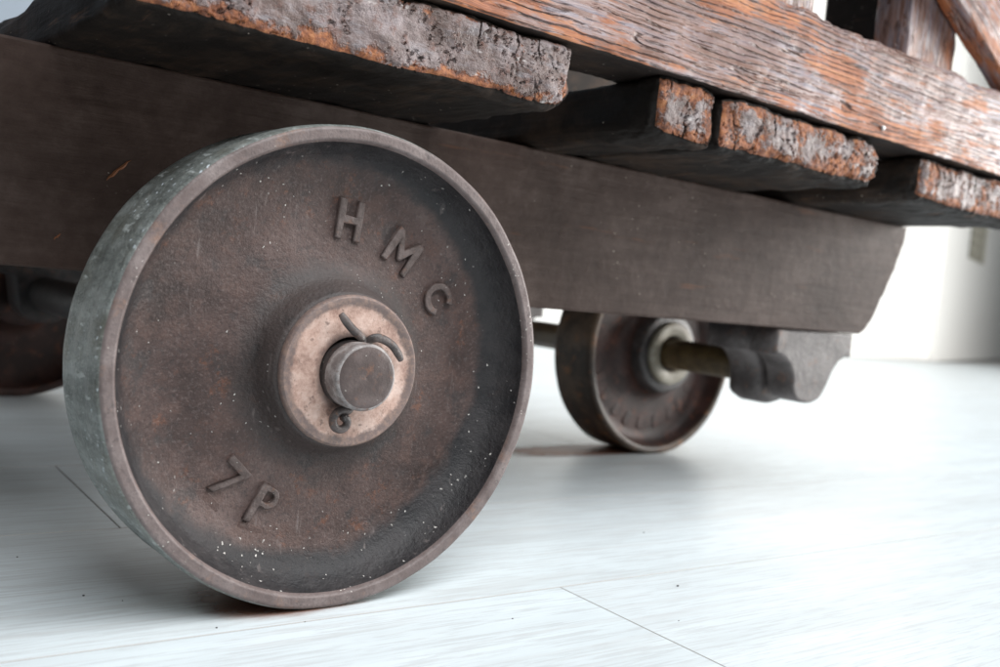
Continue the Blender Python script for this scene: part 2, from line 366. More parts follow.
def mat_rail(name, axis):
    """weathered varnished softwood, deep broken grain along the given axis"""
    k = Mat(name, disp=True); c = k.coord()
    sc = {'x': (0.045, 1, 1), 'y': (1, 0.045, 1), 'z': (1, 1, 0.045)}[axis]
    sc2 = {'x': (0.22, 1, 1), 'y': (1, 0.22, 1), 'z': (1, 1, 0.22)}[axis]
    warp = k.n('ShaderNodeVectorMath', ins={0: k.n('ShaderNodeTexNoise', 1, {'Vector': c, 'Scale': 30.0, 'Detail': 3}), 'Scale': 0.0045}, operation='SCALE')
    cw = k.n('ShaderNodeVectorMath', ins={0: c, 1: warp}, operation='ADD')
    g1 = k.n('ShaderNodeMapping', ins={'Vector': cw, 'Scale': sc}); g2 = k.n('ShaderNodeMapping', ins={'Vector': cw, 'Scale': sc2})
    wear = k.attr("wear")
    sep = k.nt.nodes.new('ShaderNodeSeparateXYZ'); k.set(sep.inputs[0], c)
    across = sep.outputs[2] if axis == 'x' else sep.outputs[0]
    n1 = k.noise(k.n('ShaderNodeMapping', ins={'Vector': c, 'Scale': sc2}), 26, 2, 0.5)
    n2 = k.noise(g2, 120, 3, 0.6)
    ph = k.math('ADD', k.math('MULTIPLY', across, 255.0), k.math('ADD', k.math('MULTIPLY', n1, 4.6), k.math('MULTIPLY', n2, 1.1)))
    saw = k.math('FRACT', ph); ridge = k.math('FLOOR', ph)
    rc = k.n('ShaderNodeCombineXYZ', ins={0: k.math('MULTIPLY', ridge, 7.31), 1: 0.0, 2: 0.0})
    g1r = k.n('ShaderNodeVectorMath', ins={0: g1, 1: rc}, operation='ADD')
    patch = k.noise(g2, 30, 5, 0.65); perr = k.noise(g1r, 230, 3, 0.6); fine = k.noise(g2, 480, 3, 0.7); fibre = k.noise(g1, 520, 4, 0.65)
    col = k.ramp(perr, [(0.32, (0.155, 0.130, 0.155)), (0.43, (0.265, 0.215, 0.230)), (0.52, (0.285, 0.180, 0.155)), (0.60, (0.155, 0.078, 0.058)), (0.74, (0.105, 0.045, 0.030))])
    col = k.mix(k.math('MULTIPLY', k.step(patch, 0.46, 0.62), 0.6), col, (0.150, 0.066, 0.042))
    q = k.math('ADD', k.math('MULTIPLY', wear, 0.05), k.math('ADD', k.math('MULTIPLY', k.noise(g2, 50, 5, 0.7), 0.72), k.math('ADD', k.math('MULTIPLY', k.noise(c, 12, 2), 0.35), k.math('MULTIPLY', saw, 0.06))))
    raw = k.step(q, 0.57, 0.65)
    rawc = k.ramp(k.noise(g1, 230, 4, 0.7), [(0.32, (0.12, 0.030, 0.008)), (0.5, (0.34, 0.100, 0.026)), (0.68, (0.52, 0.21, 0.075))])
    col = k.mix(k.math('MULTIPLY', raw, 0.88), col, rawc)
    edge = k.math('ADD', 0.07, k.math('MULTIPLY', k.noise(g2, 70, 3, 0.6), 0.22))
    line = k.step(k.math('SUBTRACT', saw, edge), 0.05, -0.05)
    brk = k.step(k.noise(g2, 60, 4, 0.7), 0.40, 0.54)
    crack = k.math('MULTIPLY', line, brk)
    long = k.math('MULTIPLY', k.step(k.math('ABSOLUTE', k.math('SUBTRACT', k.noise(g1, 50, 2, 0.5), 0.5)), 0.012, 0.003), k.step(k.noise(c, 18, 2), 0.44, 0.52))
    hair = k.math('MULTIPLY', k.step(fibre, 0.42, 0.34), 0.5)
    dark = k.math('MAXIMUM', k.math('MAXIMUM', crack, hair), long)
    col = k.mix(k.math('MULTIPLY', dark, 0.86), col, (0.040, 0.016, 0.011))
    wh = k.math('MULTIPLY', k.step(k.noise(g2, 80, 4, 0.6), 0.67, 0.75), 0.4)
    col = k.mix(wh, col, (0.50, 0.45, 0.44))
    h = k.math('ADD', k.math('MULTIPLY', saw, -0.55), k.math('ADD', k.math('MULTIPLY', patch, 0.6), k.math('ADD', k.math('MULTIPLY', fine, 0.2), k.math('MULTIPLY', fibre, 0.35))))
    h = k.math('SUBTRACT', h, k.math('MULTIPLY', dark, 0.9))
    return k.fin(col, k.math('ADD', 0.33, k.math('MULTIPLY', raw, 0.25)), spec=0.55, disp=h, dscale=0.0013, mid=0.3)

def mat_wood(name, axis, dark, mid, light, rough=0.5, bumpd=0.0012, scuff=0.3, scuffc=(0.20, 0.06, 0.02), spec=0.2):
    """old dark timber for faces away from the weather"""
    k = Mat(name); c = k.coord()
    sc = {'x': (0.08, 1, 1), 'y': (1, 0.08, 1), 'z': (1, 1, 0.08)}[axis]
    g = k.n('ShaderNodeMapping', ins={'Vector': c, 'Scale': sc})
    a = k.noise(g, 110, 5, 0.65); b = k.noise(c, 11, 4, 0.6); f = k.noise(g, 420, 3, 0.7)
    mott = k.noise(c, 70, 5, 0.7)
    col = k.ramp(k.math('ADD', k.math('MULTIPLY', a, 0.22), k.math('ADD', k.math('MULTIPLY', b, 0.48), k.math('MULTIPLY', mott, 0.30))), [(0.34, dark), (0.5, mid), (0.64, light)])
    s = k.math('MULTIPLY', k.step(k.noise(g, 75, 4, 0.7), 0.63, 0.72), scuff)
    col = k.mix(s, col, scuffc)
    col = k.mix(specks(k, c, 170, 0.12, 14, 0.5, 0.62), col, (0.42, 0.36, 0.30))
    return k.fin(col, rough, k.bump(k.math('ADD', a, k.math('ADD', mott, k.math('MULTIPLY', f, 0.5))), 0.6, bumpd), spec=spec)

def mat_floor():
    k = Mat("white_washed_plank"); c = k.coord()
    g = k.n('ShaderNodeMapping', ins={'Vector': c, 'Scale': (0.13, 1, 1)})
    g2 = k.n('ShaderNodeMapping', ins={'Vector': c, 'Scale': (0.25, 1, 1)})
    g3 = k.n('ShaderNodeMapping', ins={'Vector': c, 'Scale': (0.05, 1, 1)})
    a = k.noise(g, 30, 4, 0.6); b = k.noise(g3, 420, 5, 0.7); d = k.noise(g2, 7, 3, 0.6); e = k.noise(g3, 110, 3, 0.6)
    rnd = k.n('ShaderNodeObjectInfo', 'Random')
    col = k.ramp(a, [(0.30, (0.60, 0.65, 0.67)), (0.50, (0.68, 0.745, 0.775)), (0.70, (0.73, 0.80, 0.835))])
    col = k.mix(k.math('MULTIPLY', k.step(b, 0.48, 0.60), 0.6), col, (0.50, 0.525, 0.535))
    col = k.mix(k.math('MULTIPLY', k.step(e, 0.52, 0.66), 0.35), col, (0.57, 0.585, 0.585))
    col = k.mix(k.math('MULTIPLY', k.step(d, 0.42, 0.7), 0.2), col, (0.60, 0.65, 0.68))
    col = k.mix(k.math('MULTIPLY', rnd, 0.12), col, (0.64, 0.63, 0.62))
    rough = k.math('ADD', 0.30, k.math('MULTIPLY', b, 0.14))
    return k.fin(col, rough, k.bump(k.math('ADD', k.math('MULTIPLY', a, 0.3), k.math('MULTIPLY', b, 0.6)), 0.3, 0.0005), spec=0.45)

def mat_plain(name, col, rough, var=0.06, scale=8):
    k = Mat(name); c = k.coord()
    a = k.noise(c, scale, 4, 0.6)
    d = tuple(x*(1-var*2) for x in col)
    return k.fin(k.mix(a, d, col), rough, k.bump(k.noise(c, scale*40, 3), 0.2, 0.001))

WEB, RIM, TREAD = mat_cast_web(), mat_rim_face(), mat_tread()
LETTER = mat_metal("letter_iron", (0.080, 0.056, 0.050), (0.150, 0.112, 0.103), (0.16, 0.085, 0.06), 0.5, 110, 0.0016)
PAD = mat_metal("letter_pad_iron", (0.070, 0.050, 0.044), (0.120, 0.088, 0.077), (0.17, 0.075, 0.042), 0.55, 90, 0.0016)
WASH = mat_washer()
PIN = mat_metal("pin_steel", (0.045, 0.037, 0.036), (0.12, 0.095, 0.088), (0.19, 0.085, 0.045), 0.45, 120)
SHAFT_EDGE = mat_metal("axle_worn_edge", (0.17, 0.145, 0.14), (0.36, 0.33, 0.32), (0.16, 0.08, 0.05), 0.4, 150, 0.0006)
SHAFT = mat_metal("axle_steel", (0.070, 0.050, 0.046), (0.118, 0.088, 0.082), (0.17, 0.085, 0.055), 0.42, 80, 0.0006)
SHAFT_DARK = mat_metal("axle_side_steel", (0.030, 0.026, 0.026), (0.070, 0.058, 0.055), (0.12, 0.055, 0.035), 0.42, 80)
OLIVE = mat_metal("oily_axle", (0.065, 0.040, 0.016), (0.125, 0.080, 0.032), (0.14, 0.075, 0.03), 0.45, 60, 0.0005)
COLLAR = mat_metal("pale_hub_collar", (0.24, 0.21, 0.16), (0.40, 0.37, 0.30), (0.25, 0.20, 0.13), 0.5, 50)
BRKT = mat_metal("bracket_iron", (0.070, 0.058, 0.056), (0.150, 0.130, 0.126), (0.18, 0.10, 0.07), 0.5, 45, 0.0015)
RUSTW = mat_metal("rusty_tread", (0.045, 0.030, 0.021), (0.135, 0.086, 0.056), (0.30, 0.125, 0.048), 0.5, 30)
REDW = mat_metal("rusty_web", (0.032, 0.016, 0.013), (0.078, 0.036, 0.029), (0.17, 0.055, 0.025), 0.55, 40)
ENDG = mat_end_grain("end_grain_grey", 0.045, 0.92, 0.36, 0.0017)
ENDO = mat_end_grain("end_grain_orange", 0.225, 0.85, 0.16, 0.0022)
RAIL = mat_rail("rail_weathered", 'x')
POSTM = mat_rail("post_weathered", 'z')
BEAM = mat_wood("beam_timber", 'x', (0.034, 0.018, 0.013), (0.076, 0.049, 0.040), (0.135, 0.096, 0.082), 0.6, 0.0012, 0.35, (0.22, 0.08, 0.03))
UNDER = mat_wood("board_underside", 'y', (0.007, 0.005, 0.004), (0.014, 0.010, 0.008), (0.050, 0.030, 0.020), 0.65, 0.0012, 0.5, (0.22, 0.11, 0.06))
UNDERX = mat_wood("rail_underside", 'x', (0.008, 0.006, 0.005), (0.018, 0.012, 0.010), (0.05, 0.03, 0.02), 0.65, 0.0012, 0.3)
FLOOR = mat_floor()
JOINT = mat_plain("joint_grey", (0.46, 0.45, 0.44), 0.7)
WALL = mat_plain("wall_paint", (0.86, 0.85, 0.82), 0.8, 0.02, 3)
WALLB = mat_plain("wall_paint_blue", (0.30, 0.345, 0.40), 0.8, 0.02, 3)
GRID_BAR = mat_plain("grille_cream", (0.42, 0.40, 0.33), 0.6)
GRID_BACK = mat_plain("grille_shadow", (0.025, 0.025, 0.022), 0.9)
CRUMB = mat_plain("crumb_dark", (0.05, 0.045, 0.045), 0.8, 0.3, 90)

# ------------------------------------------------------------------ the floor
floor = bpy.data.objects.new("floor", None)
me = bpy.data.meshes.new("floor"); me.from_pydata([(-30, -30, -0.006), (30, -30, -0.006), (30, 30, -0.006), (-30, 30, -0.006)], [], [(0, 1, 2, 3)])
floor = link("floor", me, None, [JOINT]); floor['kind'] = 'structure'
PW, PL, GAP = 0.193, 1.285, 0.0009
FROT = math.radians(-2.2)
def plank_mesh(L):
    """plank with a small V-groove bevel, 18 quads"""
    bm = bmesh.new(); b = 0.0004; d = 0.0004
    hx, hy = L/2-0.0002, PW/2-GAP/2
    lower = [bm.verts.new((sx*hx, sy*hy, -0.0055)) for sx, sy in ((-1, -1), (1, -1), (1, 1), (-1, 1))]
    edge = [bm.verts.new((sx*hx, sy*hy, -d)) for sx, sy in ((-1, -1), (1, -1), (1, 1), (-1, 1))]
    top = [bm.verts.new((sx*(hx-b), sy*(hy-b), 0)) for sx, sy in ((-1, -1), (1, -1), (1, 1), (-1, 1))]
    for A, B in ((lower, edge), (edge, top)):
        for i in range(4): bm.faces.new((A[i], A[(i+1) % 4], B[(i+1) % 4], B[i])).material_index = 1
    bm.faces.new(top); bm.faces.new(lower[::-1])
    m = bpy.data.meshes.new("floor_plank"); bm.to_mesh(m); bm.free(); m.materials.append(FLOOR); m.materials.append(JOINT); return m
pm = plank_mesh(PL)
# row 0 spans y -0.02 .. 0.19 in the photograph; joints at x = -0.058 (row 0 above) and 0.146 (row -1)
first = {0: 0.93, 1: -0.058, -1: 0.146, 2: 0.52, -2: 0.61, 3: 0.21, 4: -0.25, -3: -0.2}
for row in range(-7, 12):
    yc = -0.012+PW*(row+0.5)
    j0 = first.get(row, random.uniform(-0.6, 0.6))
    n0 = -3 if row < 3 else -2
    for i in range(n0, 6):
        xc = j0+PL*(i+0.5)
        o = link("floor_plank", pm, floor, (), smooth=False)
        ca, sa = math.cos(FROT), math.sin(FROT)
        o.location = (xc*ca-yc*sa, xc*sa+yc*ca, 0); o.rotation_euler = (0, 0, FROT)
# crumbs of dirt
bm = bmesh.new()
for (x, y, s) in [(-0.062, -0.003, .0009), (-0.105, 0.064, .0010), (0.22, -0.045, .0013), (0.083, -0.05, .0007), (-0.02, -0.012, .0006),
                  (0.03, 0.03, .0007), (-0.09, 0.05, .0006), (0.3, 0.06, .0009), (0.17, -0.09, .0006), (-0.12, 0.14, .0008)]:
    r = bmesh.ops.create_icosphere(bm, subdivisions=1, radius=s*0.6)
    for v in r['verts']:
        v.co = Vector((v.co.x*random.uniform(.8, 1.6), v.co.y*random.uniform(.7, 1.2), v.co.z*0.7))+Vector((x, y, s*0.3))
m = bpy.data.meshes.new("floor_crumbs"); bm.to_mesh(m); bm.free()
o = link("floor_crumbs", m, None, [CRUMB]); o['kind'] = 'stuff'; o['label'] = 'tiny dark crumbs of dirt scattered on the white floor'; o['category'] = 'dirt'

# rust-coloured reflection of the wheels, painted as thin patches on the planks
def mat_painted_reflection():
    k = Mat("painted_reflection"); g = k.n('ShaderNodeTexCoord', 'Generated'); c = k.coord((0.35, 1, 1))
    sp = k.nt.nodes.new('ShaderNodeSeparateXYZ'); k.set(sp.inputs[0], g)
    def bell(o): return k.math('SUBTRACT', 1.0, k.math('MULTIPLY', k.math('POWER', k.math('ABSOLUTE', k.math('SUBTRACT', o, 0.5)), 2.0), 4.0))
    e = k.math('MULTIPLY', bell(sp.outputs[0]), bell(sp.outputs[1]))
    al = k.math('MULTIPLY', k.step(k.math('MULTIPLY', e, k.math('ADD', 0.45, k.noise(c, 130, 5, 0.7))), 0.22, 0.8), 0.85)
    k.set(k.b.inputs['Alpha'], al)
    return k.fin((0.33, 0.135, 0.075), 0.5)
REFLECTION = mat_painted_reflection()
def reflection_patch(x0, x1, y0, y1):
    m = bpy.data.meshes.new("painted_reflection"); m.from_pydata([(x0, y0, 0.0006), (x1, y0, 0.0006), (x1, y1, 0.0006), (x0, y1, 0.0006)], [], [(0, 1, 2, 3)])
    link("painted_reflection", m, floor, [REFLECTION], smooth=False)
reflection_patch(-0.075, 0.045, -0.012, 0.075)
reflection_patch(0.36, 0.68, 0.315, 0.40)

# ------------------------------------------------------------------ the wall far behind
def slab(name, pts, h, th, mat):
    """vertical slab following plan points (front line), thickness th away from the viewer"""
    bm = bmesh.new()
    for (a, b) in zip(pts[:-1], pts[1:]):
        a = Vector((*a, 0)); b = Vector((*b, 0)); d = (b-a).normalized(); nrm = Vector((-d.y, d.x, 0))
        vs = [a, b, b+nrm*th, a+nrm*th]
        lo = [bm.verts.new(v) for v in vs]; up = [bm.verts.new(v+Vector((0, 0, h))) for v in vs]
        for i in range(4): bm.faces.new((lo[i], lo[(i+1) % 4], up[(i+1) % 4], up[i]))
        bm.faces.new(up); bm.faces.new(lo[::-1])
    m = bpy.data.meshes.new(name); bm.to_mesh(m); bm.free()
    o = link(name, m, None, [mat], smooth=False); o['kind'] = 'structure'; return o
WX, WY = 4.72, 2.20
slab("wall_back", [(-4.0, WY), (WX, WY)], 0.55, 0.1, WALL)
slab("wall_upper", [(1.2, WY+0.015), (WX, WY+0.015)], 3.0, 0.1, WALL)
slab("wall_blue", [(-4.0, WY+0.03), (1.2, WY+0.03)], 3.0, 0.1, WALLB)
ang = math.radians(17)
slab("wall_side", [(WX+0.004, WY-0.03), (WX+6*math.cos(ang), WY-0.03+6*math.sin(ang))], 3.0, 0.1, WALL)

# ------------------------------------------------------------------ the cart
cart = empty("factory_cart", (0, 0, 0), "old wooden factory cart with dark timber deck on cast iron wheels", "cart")
R, W = 0.125, 0.060

def wheel_profile(boss_r=0.0408, boss_front=0.003, web=0.0245):
    """closed profile (radius, y), front at y=0; returns points and material ids per segment"""
    pts = []; ids = []
    def add(seq, mid):
        for q in seq: pts.append(q); ids.append(mid)
    # tread back to front
    add([(R-0.0022, W), (R-0.0006, W-0.0016)], 2)
    add([(R+0.0004*math.sin(i*0.7), W-0.0025-(W-0.0075)*i/24) for i in range(25)], 2)
    add([(R-0.0002, 0.0036), (R-0.0007, 0.0022)], 2)
    add([(R-0.0013, 0.0009), (R-0.0022, 0.0002)], 1)
    add([(R-0.0022-0.0048*i/8, 0.0) for i in range(1, 9)], 1)
    add([(R-0.0076, 0.0006), (R-0.0083, 0.0018)], 1)
    # inner rim wall, fillet, web, boss
    w_ = spline([(0.1164, 0.0030), (0.1146, 0.0090), (0.1100, 0.0165), (0.1030, 0.0212), (0.0945, 0.0238), (0.086, web), (0.078, web), (0.066, web-0.001),
                 (0.0575, web-0.0018), (0.0510, web-0.0042), (0.0460, web-0.0085), (0.0428, web-0.0150), (boss_r, boss_front+0.002)], 5)
    add(w_, 0)
    add([(boss_r-0.0012, boss_front), (0.030, boss_front), (0.0168, boss_front), (0.0168, W+0.030)], 0)
    add([(0.0405, W+0.030), (0.0418, W+0.028)], 0)
    b_ = spline([(0.0430, 0.080), (0.0445, 0.058), (0.050, 0.047), (0.058, 0.0415), (0.075, 0.040), (0.095, 0.0405), (0.106, 0.0445), (0.1125, 0.051), (0.1155, 0.0585)], 4)
    add(b_, 0)
    add([(0.1165, W)], 1)
    return pts, ids

def raised(name, loops, r, deg, inward, parent, mat, depth=0.0015, bevel=0.0006, base=0.0300, spin=0.0, dx=0.0):
    """letter or pad standing on the web: outline in metres, up = outward (or towards the hub)"""
    m = outline_mesh(loops, depth, bevel)
    a = math.radians(deg)
    up = Vector((math.cos(a), 0, math.sin(a)))*(-1 if inward else 1)
    q = Matrix.Rotation(math.radians(spin), 3, Vector((0, 1, 0))); up = q @ up
    out = Vector((0, -1, 0)); right = up.cross(out)
    for v in m.vertices:
        x, y, z = v.co
        n1 = noise.noise(Vector((x*300+deg, y*300, r*50)))*0.0007
        v.co = Vector((0, base, 0))+Vector((math.cos(a), 0, math.sin(a)))*r+right*(x+dx+n1)+up*(y+n1)+out*z
    return link(name, m, parent, [mat], smooth=False)

def bar(x0, y0, x1, y1, t):
    d = Vector((x1-x0, y1-y0)).normalized(); p = Vector((-d.y, d.x))*t/2
    return [(x0+p.x, y0+p.y), (x1+p.x, y1+p.y), (x1-p.x, y1-p.y), (x0-p.x, y0-p.y)]
def arc(cx, cy, rx, ry, a0, a1, n):
    return [(cx+rx*math.cos(math.radians(a0+(a1-a0)*i/n)), cy+ry*math.sin(math.radians(a0+(a1-a0)*i/n))) for i in range(n+1)]
T = 0.0044; Hh = 0.0108
def glyph(ch):
    if ch == 'H':
        w_ = 0.0078
        return [[(-w_, -Hh), (-w_+T, -Hh), (-w_+T, -T/2), (w_-T, -T/2), (w_-T, -Hh), (w_, -Hh), (w_, Hh), (w_-T, Hh), (w_-T, T/2), (-w_+T, T/2), (-w_+T, Hh), (-w_, Hh)]]
    if ch == 'M':
        w_ = 0.0100; h = Hh*0.98; v = -h*0.55
        return [[(-w_, -h), (-w_+T, -h), (-w_+T, h*0.30), (-0.0012, v), (0.0012, v), (w_-T, h*0.30), (w_-T, -h), (w_, -h), (w_, h), (w_-T*0.9, h), (0, v+0.0068), (-w_+T*0.9, h), (-w_, h)]]
    if ch == 'C':
        ro, ri = 0.0094, 0.0055
        return [arc(0, 0, ro, ro*1.02, 40, 320, 22)+arc(0, 0, ri, ri*1.02, 320, 40, 22)]
    if ch == '7':
        w_ = 0.0074; h = 0.0102
        return [[(-w_, h-T), (w_-0.0042, h-T), (-0.0052, -h), (-0.0012, -h), (w_, h-0.0028), (w_, h), (-w_, h)]]
    if ch == 'P':
        w_ = 0.0064; h = 0.0105; r_ = 0.0060; cy = h-r_
        o = [(-w_, -h), (-w_+T, -h), (-w_+T, cy-r_), (0.0006, cy-r_)]+arc(0.0006, cy, r_, r_, -88, 88, 14)+[(0.0006, h), (-w_, h)]
        i = [(-w_+T, cy-r_+0.0034), (-w_+T, h-0.0034)]+[(0.0004, h-0.0034)]+arc(0.0004, cy, r_-0.0034, r_-0.0034, 80, -80, 8)+[(0.0004, cy-r_+0.0034)]
        return [o, i]
def pad_loop(w_, h):
    c = 0.002
    return [[(-w_, -h+c), (-w_+c, -h), (w_-c, -h), (w_, -h+c), (w_, h-c), (w_-c, h), (-w_+c, h), (-w_, h-c)]]

prof, ids = wheel_profile()
wm = lathe(prof, 320, ids, wob=0.00035)
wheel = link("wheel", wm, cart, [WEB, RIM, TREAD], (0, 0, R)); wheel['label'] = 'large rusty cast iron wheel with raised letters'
PB = 0.0245
for ch, r_, deg, inw, sp in (('H', 0.0783, 86.5, False, 2), ('M', 0.0757, 58.5, False, 2), ('C', 0.0775, 31.0, False, 0), ('7', 0.0780, -131.0, True, 4), ('P', 0.0798, -113.0, True, 5)):
    if ch in '7P':
        raised("letter_pad", pad_loop(0.0078, 0.0030), r_+0.0142, deg, inw, wheel, WEB, 0.0001, 0.0005, PB, sp)
    raised("raised_letter", glyph(ch), r_, deg, inw, wheel, LETTER, 0.0019, 0.0010, PB, sp)
# washer: dished, with a rolled edge
wp = [(0.0178, 0.0030), (0.0178, -0.0004), (0.0190, -0.0012), (0.022, -0.0012), (0.028, -0.0010), (0.0325, -0.0008), (0.0345, -0.0012), (0.0365, -0.0022), (0.0380, -0.0022),
      (0.0390, -0.0013), (0.0394, 0.0002), (0.0392, 0.0022), (0.0380, 0.0030)]
wash = link("washer", lathe(wp, 120, None, 0.0002), wheel, [WASH], sharp=40); wash['label'] = 'dished washer with worn pink paint'

def axle_mesh(r, y0, y1, chamfer=0.0016, seg=64):
    pr = [(0.0002, y0)]+[((r-chamfer)*i/6, y0-0.0004*(1-(i/6)**2)) for i in range(1, 7)]+[(r-chamfer*0.35, y0+chamfer*0.3), (r, y0+chamfer), (r, y0+0.012), (r, (y0+y1)/2), (r, y1-chamfer), (r-chamfer, y1), (0.0002, y1)]
    n = len(pr); ids_ = [0]*6+[2]*3+[1]*(n-9)
    return lathe(pr, seg, ids_, 0.00012)
ax = link("axle", axle_mesh(0.0172, -0.0172, 0.83), cart, [SHAFT, SHAFT_DARK, SHAFT_EDGE], (0, 0, 0.1238), sharp=50); ax['label'] = 'round steel axle end'
# cotter pin: eye rolled below the shaft, two legs bent apart above it
def cotter():
    bm = bmesh.new()
    def put(m):
        bm.from_mesh(m); bpy.data.meshes.remove(m)
    y = -0.0062
    z0 = 0.1238
    legA = spline([(0.0028, y+0.002, 0.1300-z0), (0.0030, y+0.001, 0.1405-z0), (0.0005, y-0.0005, 0.1435-z0), (-0.0040, y-0.0010, 0.1465-z0), (-0.0080, y, 0.1505-z0), (-0.0112, y+0.0008, 0.1545-z0)], 6)
    rA = [0.0023*(1-0.45*max(0, (i/len(legA)-0.75)/0.25)**2) for i in range(len(legA))]
    put(tube(legA, rA, 12, 0.7, (0, 1, 0)))
    legB = spline([(0.0052, y+0.002, 0.1300-z0), (0.0060, y+0.001, 0.1405-z0), (0.0085, y-0.001, 0.1432-z0), (0.0135, y-0.001, 0.1428-z0), (0.0200, y, 0.1398-z0), (0.0250, y+0.001, 0.1350-z0), (0.0272, y+0.0012, 0.1318-z0)], 6)
    rB = [0.0023*(1-0.45*max(0, (i/len(legB)-0.75)/0.25)**2) for i in range(len(legB))]
    put(tube(legB, rB, 12, 0.7, (0, 1, 0)))
    # spiral eye
    cx, cz = -0.0066, 0.1000-z0
    sp = [(0.003, y+0.002, 0.112-z0), (-0.001, y, 0.1075-z0)]
    for i in range(30):
        t = i/29; a = math.radians(60+400*t); rr = 0.0060-0.0040*t
        sp.append((cx+rr*math.cos(a), y-0.0006-0.0012*t, cz+rr*math.sin(a)))
    put(tube(spline(sp, 3), 0.0021, 10, 1.2, (0, 1, 0)))
    m = bpy.data.meshes.new("cotter_pin"); bm.to_mesh(m); bm.free(); return m
link("cotter_pin", cotter(), ax, [PIN])

# opposite wheel on the same axle (seen from its inner side, in the dark)
ow = bpy.data.objects.new("wheel", wm.copy()); COL.objects.link(ow); ow.parent = cart
ow.data.materials.clear()
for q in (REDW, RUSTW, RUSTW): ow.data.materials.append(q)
ow.location = (0, 0.81, R); ow.rotation_euler = (0, 0, math.pi); ow['label'] = 'dark rusty wheel on the far side of the cart'

# small wheel under the cart end
R2s = 0.96
def end_profile():
    r = 0.1185; w_ = 0.060; pts = []; ids_ = []
    def add(seq, mid):
        for q in seq: pts.append(q); ids_.append(mid)
    add([(r-0.0015, w_), (r, w_-0.002)]+[(r, w_-0.003-(w_-0.006)*i/8) for i in range(9)]+[(r-0.0008, 0.0012)], 1)
    add([(r-0.002, 0.0), (r-0.0075, 0.0), (r-0.0085, 0.0012)], 1)
    add(spline([(r-0.009, 0.003), (r-0.0105, 0.012), (r-0.014, 0.019), (r-0.022, 0.0225), (r-0.034, 0.0225), (0.062, 0.0215), (0.053, 0.018), (0.0485, 0.012)], 5), 0)
    add([(0.0480, 0.008), (0.0465, -0.003), (0.0455, -0.0045)], 2)
    add([(0.0440, -0.0055), (0.034, -0.0055), (0.0175, -0.0055), (0.0175, w_+0.008), (0.044, w_+0.008)], 2)
    add(spline([(0.0455, w_+0.006), (0.048, w_-0.012), (0.060, w_-0.021), (0.085, w_-0.0225), (0.100, w_-0.020), (r-0.010, w_-0.006)], 4), 0)
    add([(r-0.008, w_)], 1)
    return pts, ids_
ep, ei = end_profile()
AX2, AZ2, AY2 = 0.5945, 0.1180, 0.322
ew = link("wheel", lathe(ep, 200, ei, 0.0005), cart, [REDW, RUSTW, SHAFT_DARK], (AX2, AY2, AZ2)); ew['label'] = 'smaller rusty wheel under the cart end'
# worn raised marks on its web, too worn to read
for i in range(9):
    d = -158+i*16.0+random.uniform(-2.5, 2.5)
    raised("raised_mark", pad_loop(random.uniform(0.004, 0.0065), random.uniform(0.007, 0.009)), 0.085, d, False, ew, REDW, 0.0002, 0.0013, 0.0233, random.uniform(-12, 12))
cp = [(0.0205, -0.0100), (0.0225, -0.0122), (0.0325, -0.0122), (0.0350, -0.0112), (0.0358, -0.0090), (0.0358, -0.0053), (0.0205, -0.0053)]
col_ = link("hub_collar", lathe(cp, 80, None, 0.0005), ew, [COLLAR]); col_['label'] = 'pale hub collar'
link("axle", lathe([(0.0002, 0.16), (0.0165, 0.16), (0.0170, 0.1605), (0.0170, 0.40), (0.0170, 0.70), (0.0002, 0.70)], 48), cart, [OLIVE], (AX2, 0, AZ2))

# side beams
def beam_outline():
    right = [(0.669, 0.1621), (0.680, 0.1690), (0.692, 0.1850), (0.702, 0.2000), (0.714, 0.2190), (0.722, 0.2336), (0.731, 0.2560), (0.7385, 0.2805)]
    right = [(x+0.0022*noise.noise(Vector((z*90, 1.5, 0)))+0.0010*noise.noise(Vector((z*320, 4.5, 0))), z) for (x, z) in spline(right, 4)]
    right[0] = (right[0][0], 0.1621); right[-1] = (right[-1][0], 0.2805)
    top = [(x, 0.2805) for x in (0.6, 0.4, 0.2, 0.0, -0.2, -0.4, -0.6, -0.7385)]
    left = [(-x, z) for (x, z) in right[::-1][1:]]
    bot = [(x, 0.1621) for x in (-0.5, -0.3, -0.1, 0.1, 0.3, 0.5)]
    return right+top+left+bot
def beam(y0, y1, name="side_beam"):
    m = outline_mesh([beam_outline()], (y1-y0)/2-0.002, 0.002, 2)
    for v in m.vertices:
        x, y, z = v.co; v.co = Vector((x, (y0+y1)/2+z, y))
    bm = bmesh.new(); bm.from_mesh(m); bmesh.ops.recalc_face_normals(bm, faces=bm.faces); bm.to_mesh(m); bm.free()
    return link(name, m, cart, [BEAM], smooth=False)
YB = 0.125
beam(YB, YB+0.065); beam(0.62, 0.685)

